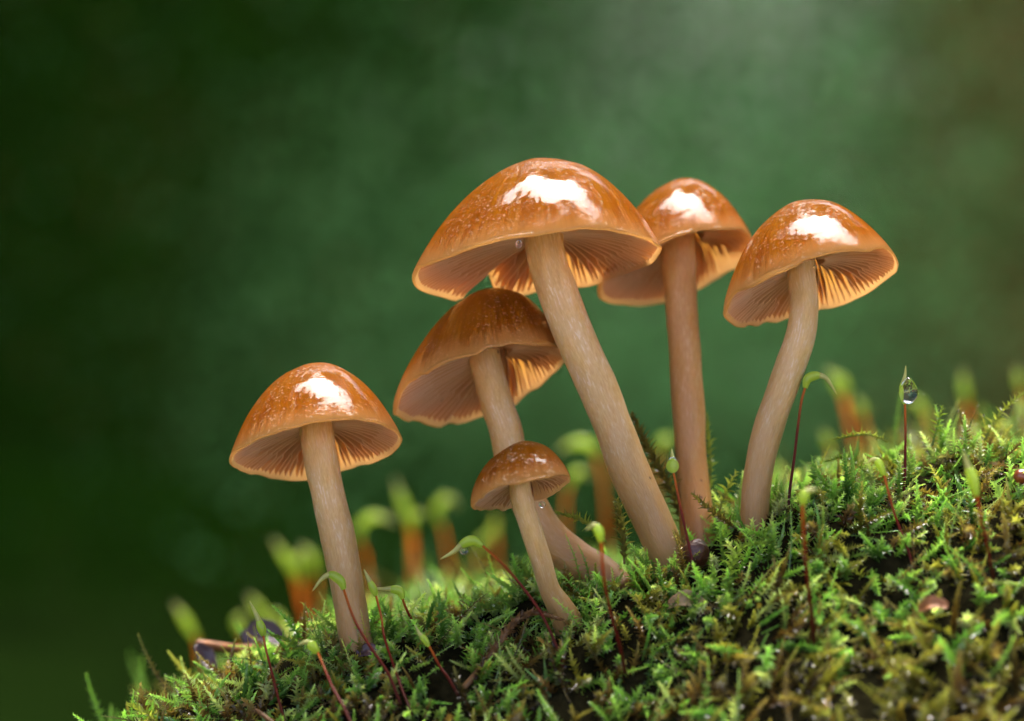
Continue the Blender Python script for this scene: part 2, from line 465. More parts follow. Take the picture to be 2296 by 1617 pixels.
# ------------------------------------------------------------------ mushrooms
def build_mushroom(spec):
    cu, cv, y = spec['center']
    C = P(cu, cv, y)
    sc = K * (DIST + y) / DIST * MM
    R = spec['R'] * sc; H = spec['H'] * sc
    phi = R_(spec['phi'])
    beta = math.asin(spec['minor'] / spec['R']) - math.atan2(C.z, DIST * MM)
    e1 = Vector((math.cos(phi), 0, math.sin(phi)))
    n0 = Vector((-math.sin(phi), 0, math.cos(phi)))
    yb = Vector((0, 1, 0))
    ax = n0 * math.cos(beta) + yb * math.sin(beta)
    e2 = yb * math.cos(beta) - n0 * math.sin(beta)
    shear = spec.get('shear', 0) * sc
    mixs = spec.get('round', 0.0)
    notches = spec.get('notch', [])
    seed = spec['seed']
    wav = spec.get('wavy', 1.0)
    def tmax(th):
        f = 1 + wav * (0.024 * noise.noise(Vector((math.cos(th) * 1.2 + seed, math.sin(th) * 1.2, 0))) + 0.008 * noise.noise(Vector((math.cos(th) * 5 + seed, math.sin(th) * 5, 3))))
        for a, w, dep in notches:
            d = (th - a + math.pi) % (2 * math.pi) - math.pi
            f -= dep * math.exp(-(d / w) ** 2)
        return f
    def hh(p):
        p = min(p, 1.0)
        q = 1 - p * p
        return H * ((1 - mixs) * (q + 0.10 * q * p * p) + mixs * math.sqrt(max(q, 0)))
    def lift(th):   # gently waving margin
        return wav * 0.042 * H * (noise.noise(Vector((math.cos(th) * 1.6 + seed, math.sin(th) * 1.6, 7.7))) + 0.4 * noise.noise(Vector((math.cos(th) * 4 + seed, math.sin(th) * 4, 1.7))))
    def pt(th, p, h, bump=0.0):
        rr = R * p
        rho = 1 + 0.02 * math.sin(2 * th + seed)
        base = C + (e1 * math.cos(th) + e2 * math.sin(th)) * rr * rho
        return base + ax * (h + lift(th) * p * p) + e1 * shear * max(0, 1 - p * p) + ax * bump
    def hin(p):     # underside of the flesh
        return hh(p) - MM * (0.45 + 1.5 * (1 - p * p)) * (R / (9 * MM))
    SEG = 120
    verts, cc, rows, isin = [], [], [], []
    NR = 30
    prof = [('o', math.sin(0.5 * math.pi * (i / NR) ** 0.85)) for i in range(1, NR + 1)]
    lip = 0.28 * MM * (R / (9 * MM)) ** 0.5
    def ring(fn, tval, inner):
        b = len(verts)
        for j in range(SEG):
            th = 2 * math.pi * j / SEG
            verts.append(fn(th)); cc.append((math.cos(th), math.sin(th), tval))
        rows.append(b); isin.append(inner)
    top = len(verts); verts.append(pt(0, 0, hh(0))); cc.append((0, 0, 0))
    for _, p in prof:
        def fn(th, p=p):
            pp = p * tmax(th)
            q = Vector((math.cos(th) * p * 2.2 + seed, math.sin(th) * p * 2.2, 1.1))
            bmp = H * 0.030 * noise.noise(q) + H * 0.006 * noise.noise(q * 3.1)
            return pt(th, pp, hh(pp), bmp * min(1, 4 * (1 - p) + 0.35))
        ring(fn, p, False)
    def rimfn(dp, dh):
        def fn(th):
            pp = tmax(th)
            q = Vector((math.cos(th) * 9 + seed, math.sin(th) * 9, 2))
            return pt(th, pp + dp / R, hh(pp) + dh + 0.12 * lip * noise.noise(q))
        return fn
    ring(rimfn(0.02 * lip, -0.45 * lip), 1.0, False)
    ring(rimfn(-0.25 * lip, -0.85 * lip), 1.0, False)
    ring(rimfn(-0.7 * lip, -0.9 * lip), 1.0, True)
    ring(rimfn(-1.1 * lip, -0.55 * lip), 1.0, True)
    pin = 1 - 1.4 * lip / R
    NI = 12
    for i in range(NI):
        p = pin * (1 - i / NI)
        def fn(th, p=p):
            pp = p * tmax(th)
            return pt(th, pp, hin(pp))
        ring(fn, 1.0, True)
    bot = len(verts); verts.append(pt(0, 0, hin(0))); cc.append((0, 0, 1))
    faces, midx = [], []
    for j in range(SEG):
        faces.append((top, rows[0] + j, rows[0] + (j + 1) % SEG)); midx.append(0)
    for r in range(len(rows) - 1):
        a, b = rows[r], rows[r + 1]
        for j in range(SEG):
            k = (j + 1) % SEG
            faces.append((a + j, b + j, b + k, a + k)); midx.append(1 if isin[r + 1] and isin[r] else 0)
    for j in range(SEG):
        faces.append((bot, rows[-1] + (j + 1) % SEG, rows[-1] + j)); midx.append(1)
    me = mesh('cap', verts, faces)
    attr_vec(me, 'capco', cc)
    # stem
    sp = [(q[0], q[1], q[2], q[3]) for q in spec['stem']]
    topin = C + ax * (hin(0) + 0.3 * MM) + e1 * shear * 0.9
    base3 = [tuple(P(q[0], q[1], q[2])) + (0.5 * q[3] * K * (DIST + q[2]) / DIST * MM,) for q in sp]
    pts = [tuple(topin) + (base3[0][3] * 1.02,)] + base3
    res = catmull(pts, 64)
    root = empty('mushroom', Vector(base3[-1][:3]))
    tag(root, spec['label'], 'mushroom', 'wet brown mushrooms growing from the moss')
    cap = link('cap', me, root, [M_CAP, M_FLESH])
    cap.color = (*spec.get('tone', (1, 1, 1)), 1)
    me.polygons.foreach_set('material_index', midx)
    v, f, co = sweep([q[:3] for q in res], [q[3] for q in res], 36, 0.075, seed)
    sm = mesh('stem', v, f)
    attr_vec(sm, 'stemco', co)
    Lt = max(c[2] for c in co)
    a = sm.attributes.new('foot', 'FLOAT', 'POINT')
    a.data.foreach_set('value', np.array([c[2] / Lt for c in co], dtype=np.float32))
    link('stem', sm, root, [M_STEM]).color = (*spec.get('stem_tone', (1, 1, 1)), 1)
    # gills: full ones and short ones between them
    ng = spec['gills']
    rs = base3[0][3] * 0.7 / R
    hs = hin(0) * 0.34
    def hlow(p):
        return hs * (1 - p ** 2.1) - 0.85 * lip * p
    kinds = 4
    for i in range(ng * 2):
        th0 = 2 * math.pi * (i + 0.3 * (random.random() - 0.5)) / (ng * 2)
        full = i % 2 == 0
        r0 = rs if full else (0.45 + 0.2 * random.random())
        n = 11 if full else 7
        ph = random.random() * 6.28; wa = 0.02 + 0.025 * random.random()
        tm = tmax(th0)
        gv, gf, ge = [], [], []
        for k in range(n + 1):
            f = k / n
            p = r0 + (pin * 0.995 - r0) * f
            th = th0 + wa * math.sin(ph + 6 * p) * (1 - p)
            pp = p * tm
            hi_ = hin(pp) + 0.06 * MM
            g = 1.0 if full else min(1.0, f * 2.2 + 0.04)
            lo_ = hi_ + (min(hlow(p) + hh(tm) * p * 0.9, hi_ - 0.02 * MM) - hi_) * g
            wt = 0.13 * MM / max(R * pp, 1e-6) * 0.5 * (0.45 + 0.55 * p)
            wl = wt * 0.65
            me_ = lo_ + 0.26 * MM * g
            me_ = min(me_, hi_ - 0.005 * MM)
            wm = wl * 1.25
            gv += [pt(th - wt, pp, hi_), pt(th - wm, pp, me_), pt(th - wl, pp, lo_), pt(th + wl, pp, lo_), pt(th + wm, pp, me_), pt(th + wt, pp, hi_)]
            ge += [0, 0, 1, 1, 0, 0]
            if k:
                b = (k - 1) * 6; c = k * 6
                for q in range(5):
                    gf.append((b + q, c + q, c + q + 1, b + q + 1))
        gf += [(0, 1, 2, 3, 4, 5), tuple(n * 6 + q for q in range(5, -1, -1))]
        gm = mesh('gill', gv, gf, False)
        gm.attributes.new('edge', 'FLOAT', 'POINT').data.foreach_set('value', np.array(ge, dtype=np.float32))
        link('gill', gm, cap, [M_GILL])
    return root

MUSH = [
    dict(center=(1204, 592, 0), R=276, H=238, phi=6.8, minor=70, shear=34, seed=1.3, gills=58, round=0.05, wavy=1.2,
         notch=[(R_(122), 0.13, 0.14)],
         stem=[(1222, 560, 0, 86), (1250, 650, 0, 92), (1287, 750, 0, 89), (1332, 850, 0, 90), (1372, 950, 0, 89), (1408, 1050, 0, 90), (1455, 1150, 0, 88), (1496, 1245, 0, 84), (1525, 1325, 1, 92)],
         label='largest mushroom of the cluster, broad conical wet brown cap on a thick pale leaning stem'),
    dict(center=(707, 1008, -2), R=198, H=198, phi=9.4, minor=60, shear=16, seed=4.1, gills=46, round=0.12,
         stem=[(712, 985, -2, 76), (738, 1120, -2, 76), (757, 1200, -2, 77), (775, 1300, -2, 74), (797, 1430, -2, 74), (806, 1500, -2, 78)],
         label='glossy orange-brown mushroom standing apart from the cluster, lowest on the mossy slope'),
    dict(center=(1078, 860, 5), R=203, H=206, phi=17.0, minor=74, shear=66, seed=8.7, tone=(1.3, 1.28, 1.2), stem_tone=(0.97, 0.9, 0.82), gills=46, round=0.25, wavy=1.6,
         stem=[(1085, 790, 5, 72), (1112, 900, 5, 73), (1133, 960, 5, 75), (1152, 1040, 5, 77), (1186, 1130, 5, 80), (1232, 1205, 4.5, 84), (1290, 1252, 4, 86), (1345, 1284, 3, 84), (1395, 1330, 2, 80)],
         label='brown mushroom with cap partly under the largest cap, stem bent sharply at its foot'),
    dict(center=(1515, 598, 13), R=185, H=190, phi=19.0, minor=70, shear=62, seed=12.4, gills=44, round=0.15, stem_tone=(0.95, 0.78, 0.62),
         stem=[(1520, 565, 13, 76), (1530, 700, 12, 71), (1543, 900, 10, 72), (1551, 1050, 8, 71), (1565, 1180, 5, 80), (1580, 1270, 4, 90)],
         label='brown mushroom with straight orange-tan stem, its cap wedged between two other caps'),
    dict(center=(1818, 645, -1), R=207, H=196, phi=17.0, minor=62, shear=30, seed=17.9, gills=46, round=0.22,
         stem=[(1796, 605, -1, 64), (1803, 680, -1, 62), (1792, 760, -1, 68), (1762, 850, -1, 70), (1727, 950, -1, 68), (1702, 1050, -1, 66), (1693, 1130, -1, 64), (1690, 1215, -1, 66)],
         label='brown mushroom with curved stem growing highest up the slope, nearest the arching green capsule'),
    dict(center=(1169, 1108, -10), R=117, H=115, phi=15.0, minor=27, shear=24, seed=22.2, gills=34, round=0.6, wavy=0.7, tone=(1.45, 1.4, 1.3),
         stem=[(1165, 1090, -10, 50), (1188, 1180, -9.5, 49), (1214, 1260, -8.5, 47), (1232, 1320, -7.5, 46), (1256, 1362, -6.5, 58), (1285, 1420, -5, 80)],
         label='smallest mushroom, dark brown rounded cap on a thin pale stem'),
]
for s in MUSH:
    build_mushroom(s)

# ------------------------------------------------------------------ moss shoots
LEAF8 = None
def leaf_template(fold=0.16, curl=0.30, fine=True):
    """unit leaf: x across, y along, z up; returns verts, tris"""
    if fine:
        v = [(0, 0, 0), (-.5, .30, fold), (0, .30, 0), (.5, .30, fold), (-.27, .62, fold * .6 - curl * .25), (0, .62, -curl * .28), (.27, .62, fold * .6 - curl * .25), (0, 1.0, -curl)]
        f = [(0, 2, 1), (0, 3, 2), (1, 2, 5), (1, 5, 4), (2, 3, 6), (2, 6, 5), (4, 5, 7), (5, 6, 7)]
    else:
        v = [(0, 0, 0), (-.5, .38, fold), (0, .38, 0), (.5, .38, fold), (0, 1.0, -curl)]
        f = [(0, 2, 1), (0, 3, 2), (1, 2, 4), (2, 3, 4)]
    return np.array(v, float), np.array(f, int)

def make_shoot(kind, r, fine=True):
    """a moss shoot along +z from the origin, in mm; returns verts, tris, tipness per vert"""
    V, T, W = [], [], []
    nv = 0
    if kind == 'feather':
        L = r.uniform(4.5, 7.5); step = 0.125; ll = r.uniform(0.85, 1.15); wd = 0.54; ang0 = r.uniform(36, 52)
    elif kind == 'fine':
        L = r.uniform(6.0, 10.0); step = 0.20; ll = r.uniform(0.6, 0.8); wd = 0.30; ang0 = r.uniform(45, 65)
    elif kind == 'star':
        L = r.uniform(2.5, 4.0); step = 0.16; ll = r.uniform(1.0, 1.4); wd = 0.52; ang0 = r.uniform(55, 75)
    else:   # plump, tight scaly shoot
        L = r.uniform(4.5, 7.0); step = 0.15; ll = r.uniform(0.9, 1.2); wd = 0.52; ang0 = r.uniform(25, 36)
    bend = r.uniform(-0.9, 0.9); bend2 = r.uniform(-0.5, 0.5)
    def axis(s):
        f = s / L
        return np.array([bend * f * f * L * 0.45, bend2 * f * f * L * 0.4, s * (1 - 0.12 * abs(bend) * f)])
    # thin stalk
    ns = 6
    for i in range(ns):
        s = L * i / (ns - 1)
        c = axis(s); rad = 0.11 * (1 - 0.6 * i / (ns - 1))
        for j in range(3):
            a = 2.094 * j
            V.append(c + np.array([math.cos(a), math.sin(a), 0]) * rad); W.append(s / L)
        if i:
            b0, b1 = (i - 1) * 3, i * 3
            for j in range(3):
                k = (j + 1) % 3
                T += [(b0 + j, b0 + k, b1 + k), (b0 + j, b1 + k, b1 + j)]
    nv = len(V)
    lv, lt = leaf_template(0.15, r.uniform(0.1, 0.4) * (1 if kind != 'plump' else -0.3), fine)
    n = int(L / step)
    a = r.uniform(0, 6.28)
    for i in range(n):
        s = L * (0.06 + 0.94 * (i + 1) / n)
        f = s / L
        a += 2.399 + r.normal(0, 0.2)
        c = axis(min(s, L)); t = axis(min(s + 0.05, L * 1.02)) - axis(s - 0.05); t /= np.linalg.norm(t)
        ang = R_(ang0) * (1.0 - 0.55 * f ** 3) * r.uniform(0.8, 1.2)
        taper = (0.75 + 0.25 * math.sin(math.pi * min(1, f * 1.05))) * (1 - 0.45 * f ** 4)
        ln = ll * taper * r.uniform(0.85, 1.15)
        rad = np.array([math.cos(a), math.sin(a), 0.0]); rad -= t * rad.dot(t); rad /= np.linalg.norm(rad)
        yv = t * math.cos(ang) + rad * math.sin(ang)
        zv = t * math.sin(ang) - rad * math.cos(ang)
        xv = np.cross(yv, zv)
        loc = lv[:, 0:1] * xv * ln * wd + lv[:, 1:2] * yv * ln + lv[:, 2:3] * zv * ln
        V += list(c + loc); W += [f] * len(lv)
        T += [tuple(x + nv for x in tr) for tr in lt]
        nv += len(lv)
    return np.array(V), np.array(T), np.array(W)

KINDS = ['feather', 'fine', 'star', 'plump']
BANK_F = {k: [make_shoot(k, rng, True) for _ in range(5)] for k in KINDS}
BANK_C = {k: [make_shoot(k, rng, False) for _ in range(4)] for k in KINDS}

def basis(d, roll):
    d = d / np.linalg.norm(d)
    ref = np.array([0, 0, 1.0]) if abs(d[2]) < 0.9 else np.array([1.0, 0, 0])
    x = np.cross(ref, d); x /= np.linalg.norm(x); y = np.cross(d, x)
    c, s = math.cos(roll), math.sin(roll)
    return np.stack([x * c + y * s, -x * s + y * c, d], 1)

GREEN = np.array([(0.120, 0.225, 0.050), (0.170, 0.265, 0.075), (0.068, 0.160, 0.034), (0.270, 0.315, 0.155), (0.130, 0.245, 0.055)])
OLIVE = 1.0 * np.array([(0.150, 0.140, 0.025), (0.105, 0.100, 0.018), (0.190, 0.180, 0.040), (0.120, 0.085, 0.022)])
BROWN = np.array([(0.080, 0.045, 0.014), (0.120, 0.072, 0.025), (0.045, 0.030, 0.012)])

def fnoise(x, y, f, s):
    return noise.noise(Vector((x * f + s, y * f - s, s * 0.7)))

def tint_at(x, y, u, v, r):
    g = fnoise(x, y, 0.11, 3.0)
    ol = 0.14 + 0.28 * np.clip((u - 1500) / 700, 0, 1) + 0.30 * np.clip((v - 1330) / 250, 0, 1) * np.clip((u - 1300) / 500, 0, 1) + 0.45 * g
    br = 0.05 + 0.13 * np.clip((u - 1700) / 500, 0, 1) + 0.22 * np.clip((v - 1360) / 220, 0, 1) + 0.22 * max(0, fnoise(x, y, 0.16, 9.0))  # both shares rise downslope: own patches plus the slope's shade put into tint
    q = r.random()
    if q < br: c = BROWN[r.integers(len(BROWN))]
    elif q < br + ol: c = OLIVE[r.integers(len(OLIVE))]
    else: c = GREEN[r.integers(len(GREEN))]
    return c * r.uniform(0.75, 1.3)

MUSH_FEET = [(P(*s['stem'][-1][:3]), 0.5 * s['stem'][-1][3] * K) for s in MUSH]

def scatter(name, x0, x1, y0, y1, count, fine, smin, smax, label, mask=None):
    VV, TT, CC = [], [], []
    off = 0
    feet = []
    if fine:    # shoots crowding against the stem feet
        for s_ in MUSH:
            q = s_['stem'][-2]; f0 = P(*q[:3]) / MM; rad = 0.5 * q[3] * K
            for i in range(26):
                a = rng.uniform(0, 6.283); rr = rad + rng.uniform(0.3, 1.6)
                feet.append((f0.x + rr * math.cos(a), f0.y + rr * math.sin(a)))
    for it in range(count + len(feet)):
        x = rng.uniform(x0, x1); y = rng.uniform(y0, y1)
        if it >= count: x, y = feet[it - count]
        s = K * (DIST + y) / DIST
        if mask is not None and not mask(x, y): continue
        z = float(terrain(x, y))
        if z <= FLOOR_Z: continue
        u = CU + x / s; v = CV - z / s
        # thin patches, where the dark earth shows
        pz = fnoise(x, y, 0.14, 5.0)
        if pz < -0.42 and rng.random() < 0.7: continue
        n = tnormal(np.array(x), np.array(y))
        q = rng.random()
        kind = 'feather' if q < 0.42 else 'star' if q < 0.68 else 'fine' if q < 0.86 else 'plump'
        bank = (BANK_F if fine else BANK_C)[kind]
        V, T, W = bank[rng.integers(len(bank))]
        tang = rng.normal(0, 1, 3); tang -= n * tang.dot(n); tang /= np.linalg.norm(tang) + 1e-9
        flow = np.array([math.cos(4 * fnoise(x, y, 0.07, 1.0)), math.sin(4 * fnoise(x, y, 0.07, 1.0)) - 0.3, 0.0])
        up = rng.uniform(0.0, 0.5) if kind != 'star' else rng.uniform(0.5, 1.2)
        d = n * up + 0.55 * tang + 0.5 * flow + np.array([0, 0, 0.18])
        B = basis(d, rng.uniform(0, 6.28)) * rng.uniform(smin, smax)
        w = V @ B.T + np.array([x, y, z]) - n * 0.5
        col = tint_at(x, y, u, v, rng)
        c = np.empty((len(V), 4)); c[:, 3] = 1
        # each shoot is darker towards its base and paler towards its tip
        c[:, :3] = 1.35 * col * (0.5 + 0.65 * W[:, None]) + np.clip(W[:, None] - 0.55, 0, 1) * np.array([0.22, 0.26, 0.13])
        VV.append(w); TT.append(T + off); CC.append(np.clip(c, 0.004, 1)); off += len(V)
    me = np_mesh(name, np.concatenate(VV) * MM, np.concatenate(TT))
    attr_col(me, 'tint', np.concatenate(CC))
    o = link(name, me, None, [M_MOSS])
    tag(o, label, 'moss', kind='stuff')
    return o

def in_view(x, y):
    s = K * (DIST + y) / DIST
    u = CU + x / s
    return -120 < u < 2420
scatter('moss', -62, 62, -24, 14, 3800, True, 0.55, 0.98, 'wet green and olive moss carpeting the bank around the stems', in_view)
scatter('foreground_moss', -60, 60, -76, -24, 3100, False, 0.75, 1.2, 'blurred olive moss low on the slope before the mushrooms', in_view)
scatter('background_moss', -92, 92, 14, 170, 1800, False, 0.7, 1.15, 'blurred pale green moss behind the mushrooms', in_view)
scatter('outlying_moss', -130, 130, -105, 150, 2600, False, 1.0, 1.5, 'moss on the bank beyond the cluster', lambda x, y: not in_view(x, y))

# ------------------------------------------------------------------ single moss shoots that stand out
def shoot_object(name, pts, leaf, width, ang, step, tint, label, cat='moss shoot', group='moss shoots standing clear of the carpet', mat=None, stalk=0.13):
    path = [Vector(q) for q in catmull([tuple(P(*p)) for p in pts], 60)]
    cum = [0.0]
    for i in range(1, 60): cum.append(cum[-1] + (path[i] - path[i - 1]).length / MM)
    L = cum[-1]
    root = empty(name, path[0])
    v, f, co = sweep(path, [MM * stalk * (1 - 0.6 * i / 59) for i in range(60)], 6)
    st = mesh('stalk', v, f)
    attr_col(st, 'tint', [(*[c * 0.7 for c in tint], 1)] * len(v))
    link('stalk', st, root, [mat or M_MOSS])
    lv, lt = leaf_template(0.16, 0.25)
    V, T, nv = [], [], 0
    a = random.random() * 6
    n = int(L / step)
    for i in range(n):
        s = L * (0.04 + 0.96 * (i + 1) / n); fr = s / L
        k = min(int(np.searchsorted(cum, s)), 59)
        c = np.array(path[k]) / MM
        t = np.array(path[min(k + 1, 59)] - path[max(k - 1, 0)]); t /= np.linalg.norm(t)
        a += 2.399 + random.gauss(0, 0.15)
        rad = np.array([math.cos(a), math.sin(a), 0.3]); rad -= t * rad.dot(t); rad /= np.linalg.norm(rad)
        al = R_(ang) * (1 - 0.5 * fr ** 4) * random.uniform(0.8, 1.2)
        ln = leaf * (0.8 + 0.3 * math.sin(math.pi * fr)) * (1 - 0.4 * fr ** 5) * random.uniform(0.85, 1.15)
        yv = t * math.cos(al) + rad * math.sin(al); zv = t * math.sin(al) - rad * math.cos(al); xv = np.cross(yv, zv)
        V.append(c + lv[:, 0:1] * xv * ln * width + lv[:, 1:2] * yv * ln + lv[:, 2:3] * zv * ln)
        T.append(lt + nv); nv += len(lv)
    V = np.concatenate(V); T = np.concatenate(T)
    me = np_mesh('leaves', V * MM, T)
    cl = np.empty((len(V), 4)); cl[:, 3] = 1
    cl[:, :3] = np.array(tint) * np.random.default_rng(3).uniform(0.8, 1.25, (len(V) // 8, 1)).repeat(8, 0)
    attr_col(me, 'tint', cl)
    lo = link('leaves', me, root, [mat or M_MOSS])
    lo['kind'] = 'stuff'
    tag(root, label, cat, group)
    return root

G1, G2, G3 = (0.14, 0.21, 0.03), (0.20, 0.23, 0.05), (0.12, 0.10, 0.03)
SHOOTS = [
    ([(1545, 1200, 6), (1500, 1090, 6), (1455, 1010, 6), (1420, 935, 6)], 1.5, .5, 45, .16, G3, 'tall dark olive moss shoot between the two thickest stems'),
    ([(1600, 1190, 2), (1620, 1120, 2), (1650, 1060, 3)], 1.1, .36, 55, .18, G2, 'light green moss sprig beside the foot of the curved stem'),
    ([(1590, 1160, 10), (1592, 1050, 11), (1585, 930, 11)], 1.0, .4, 45, .2, G2, 'pale moss shoot hidden behind the straight orange-tan stem'),
    ([(1400, 1265, -3), (1395, 1190, -3), (1385, 1125, -3)], 1.3, .5, 42, .14, (0.15, 0.14, .04), 'stubby olive moss shoot before the thickest stem'),
    ([(1360, 1215, -2), (1310, 1170, -2), (1250, 1150, -2)], 1.1, .42, 50, .15, G2, 'yellow-green moss shoot lying across the bent stem'),
    ([(1660, 1190, -4), (1600, 1150, -5), (1555, 1110, -5)], 1.1, .48, 45, .16, G3, 'brownish moss shoot crossing before the straight stem'),
    ([(1220, 1340, 3), (1190, 1300, 3), (1160, 1255, 3)], 1.3, .5, 45, .16, (.17, .26, .06), 'bright pale moss shoot just behind the smallest stem'),
    ([(1420, 1470, -14), (1520, 1432, -16), (1640, 1440, -16), (1720, 1500, -16)], .75, .3, 55, .2, G2, 'thin yellow-green moss strand arching over the carpet'),
    ([(1990, 990, 4), (1940, 975, 3), (1870, 985, 2)], .95, .34, 60, .18, G2, 'feathery pale moss sprig reaching out at the top of the slope'),
    ([(1975, 1085, 0), (1900, 1030, 0), (1850, 1035, 0)], .95, .34, 60, .18, G1, 'feathery green moss sprig spreading near the hooked olive capsule'),
    ([(2200, 1000, 4), (2240, 930, 4), (2290, 885, 3)], 1.0, .36, 55, .16, G2, 'long moss shoot at the very top of the slope'),
    ([(2090, 1000, 2), (2100, 960, 2), (2112, 915, 2)], .9, .36, 50, .2, G1, 'small upright moss shoot beside the capsule with the big water drop'),
    ([(1980, 1330, -14), (1890, 1270, -15), (1800, 1290, -15)], 1.2, .3, 60, .15, G2, 'comb-like pale moss frond spreading over the olive carpet'),
    ([(1640, 1400, -12), (1635, 1300, -13), (1660, 1230, -12), (1730, 1215, -12)], 1.2, .42, 55, .15, (.16, .24, .05), 'bright green hooked moss shoot below the straight stem'),
    ([(375, 1640, -4), (330, 1600, -4), (290, 1580, -4)], 1.2, .45, 50, .16, G2, 'lone moss sprig at the lowest end of the bank'),
    ([(700, 1475, -4), (655, 1440, -4), (610, 1425, -4)], 1.1, .4, 55, .16, (.17, .26, .06), 'pale moss sprig on the downhill side of the lone mushroom foot'),
    ([(1070, 1420, 1), (1045, 1375, 1), (1040, 1340, 1)], 1.2, .45, 50, .16, (.16, .24, .05), 'upright moss shoot between the lone mushroom and the smallest one'),
]
for pts, ll, wd, an, st, ti, lb in SHOOTS:
    shoot_object('moss_shoot', pts, ll, wd, an, st, ti, lb)
shoot_object('dead_moss_strand', [(1040, 1545, -13), (1085, 1490, -12), (1120, 1440, -11), (1155, 1395, -10), (1200, 1375, -9), (1255, 1388, -9)], 1.25, .55, 22, .12, G3,
             'dark brown dead moss strand lying in the carpet below the smallest mushroom', 'dead moss', group='dead moss strands', mat=M_DEAD, stalk=0.42)

# ------------------------------------------------------------------ sporophytes
def tube_obj(name, pts, radii, segs, mat, parent, n=26, along=None):
    r = catmull([tuple(p) + (q,) for p, q in zip(pts, radii)], n)
    v, f, co = sweep([q[:3] for q in r], [max(q[3], 1e-6) for q in r], segs, 0.05, random.random() * 9)
    me = mesh(name, v, f)
    if along:
        L = max(c[2] for c in co)
        a = me.attributes.new('along', 'FLOAT', 'POINT')
        a.data.foreach_set('value', np.array([along[0] + (along[1] - along[0]) * c[2] / L for c in co], dtype=np.float32))
    return link(name, me, parent, [mat])

def sporophyte(seta, capsule, y, label, group, rs=0.19, rc=0.60, base_dy=0.0, beak=0.45, along=(0, 1)):
    """seta: layout points from joint to foot; capsule: joint -> tip"""
    n = len(seta)
    sp = [P(u, v, y + base_dy * i / (n - 1)) for i, (u, v) in enumerate(seta)]
    root = empty('moss_sporophyte', sp[-1])
    tag(root, label, 'moss capsule', group)
    tube_obj('seta', sp, [rs * MM * (0.85 + 0.35 * i / (n - 1)) for i in range(n)], 9, M_SETA, root, 40, along)
    cp = [P(u, v, y) for u, v in capsule]
    r = catmull([tuple(p) for p in cp], 41)
    cut = int(40 * (1 - beak))
    body = [Vector(q) for q in r[:cut + 1]]
    bk = [Vector(q) for q in r[cut:]]
    prof = []
    m = len(body)
    for i in range(m):
        f = i / (m - 1)
        prof.append(rc * MM * (0.32 + 0.72 * math.sin(math.pi * min(1, (0.06 + f * 0.80))) ** 0.8 * (0.6 + 0.4 * f) - 0.10 * f))
    v, f, co = sweep(body, prof, 14)
    cap = link('capsule', mesh('capsule', v, f), root, [M_CAPS])
    mb = len(bk)
    v, f, co = sweep(bk, [prof[-1] * 1.02 * (1 - i / (mb - 1)) ** 0.75 * 0.9 + 0.02 * MM for i in range(mb)], 10)
    link('beak', mesh('beak', v, f), cap, [M_BEAK])
    return root

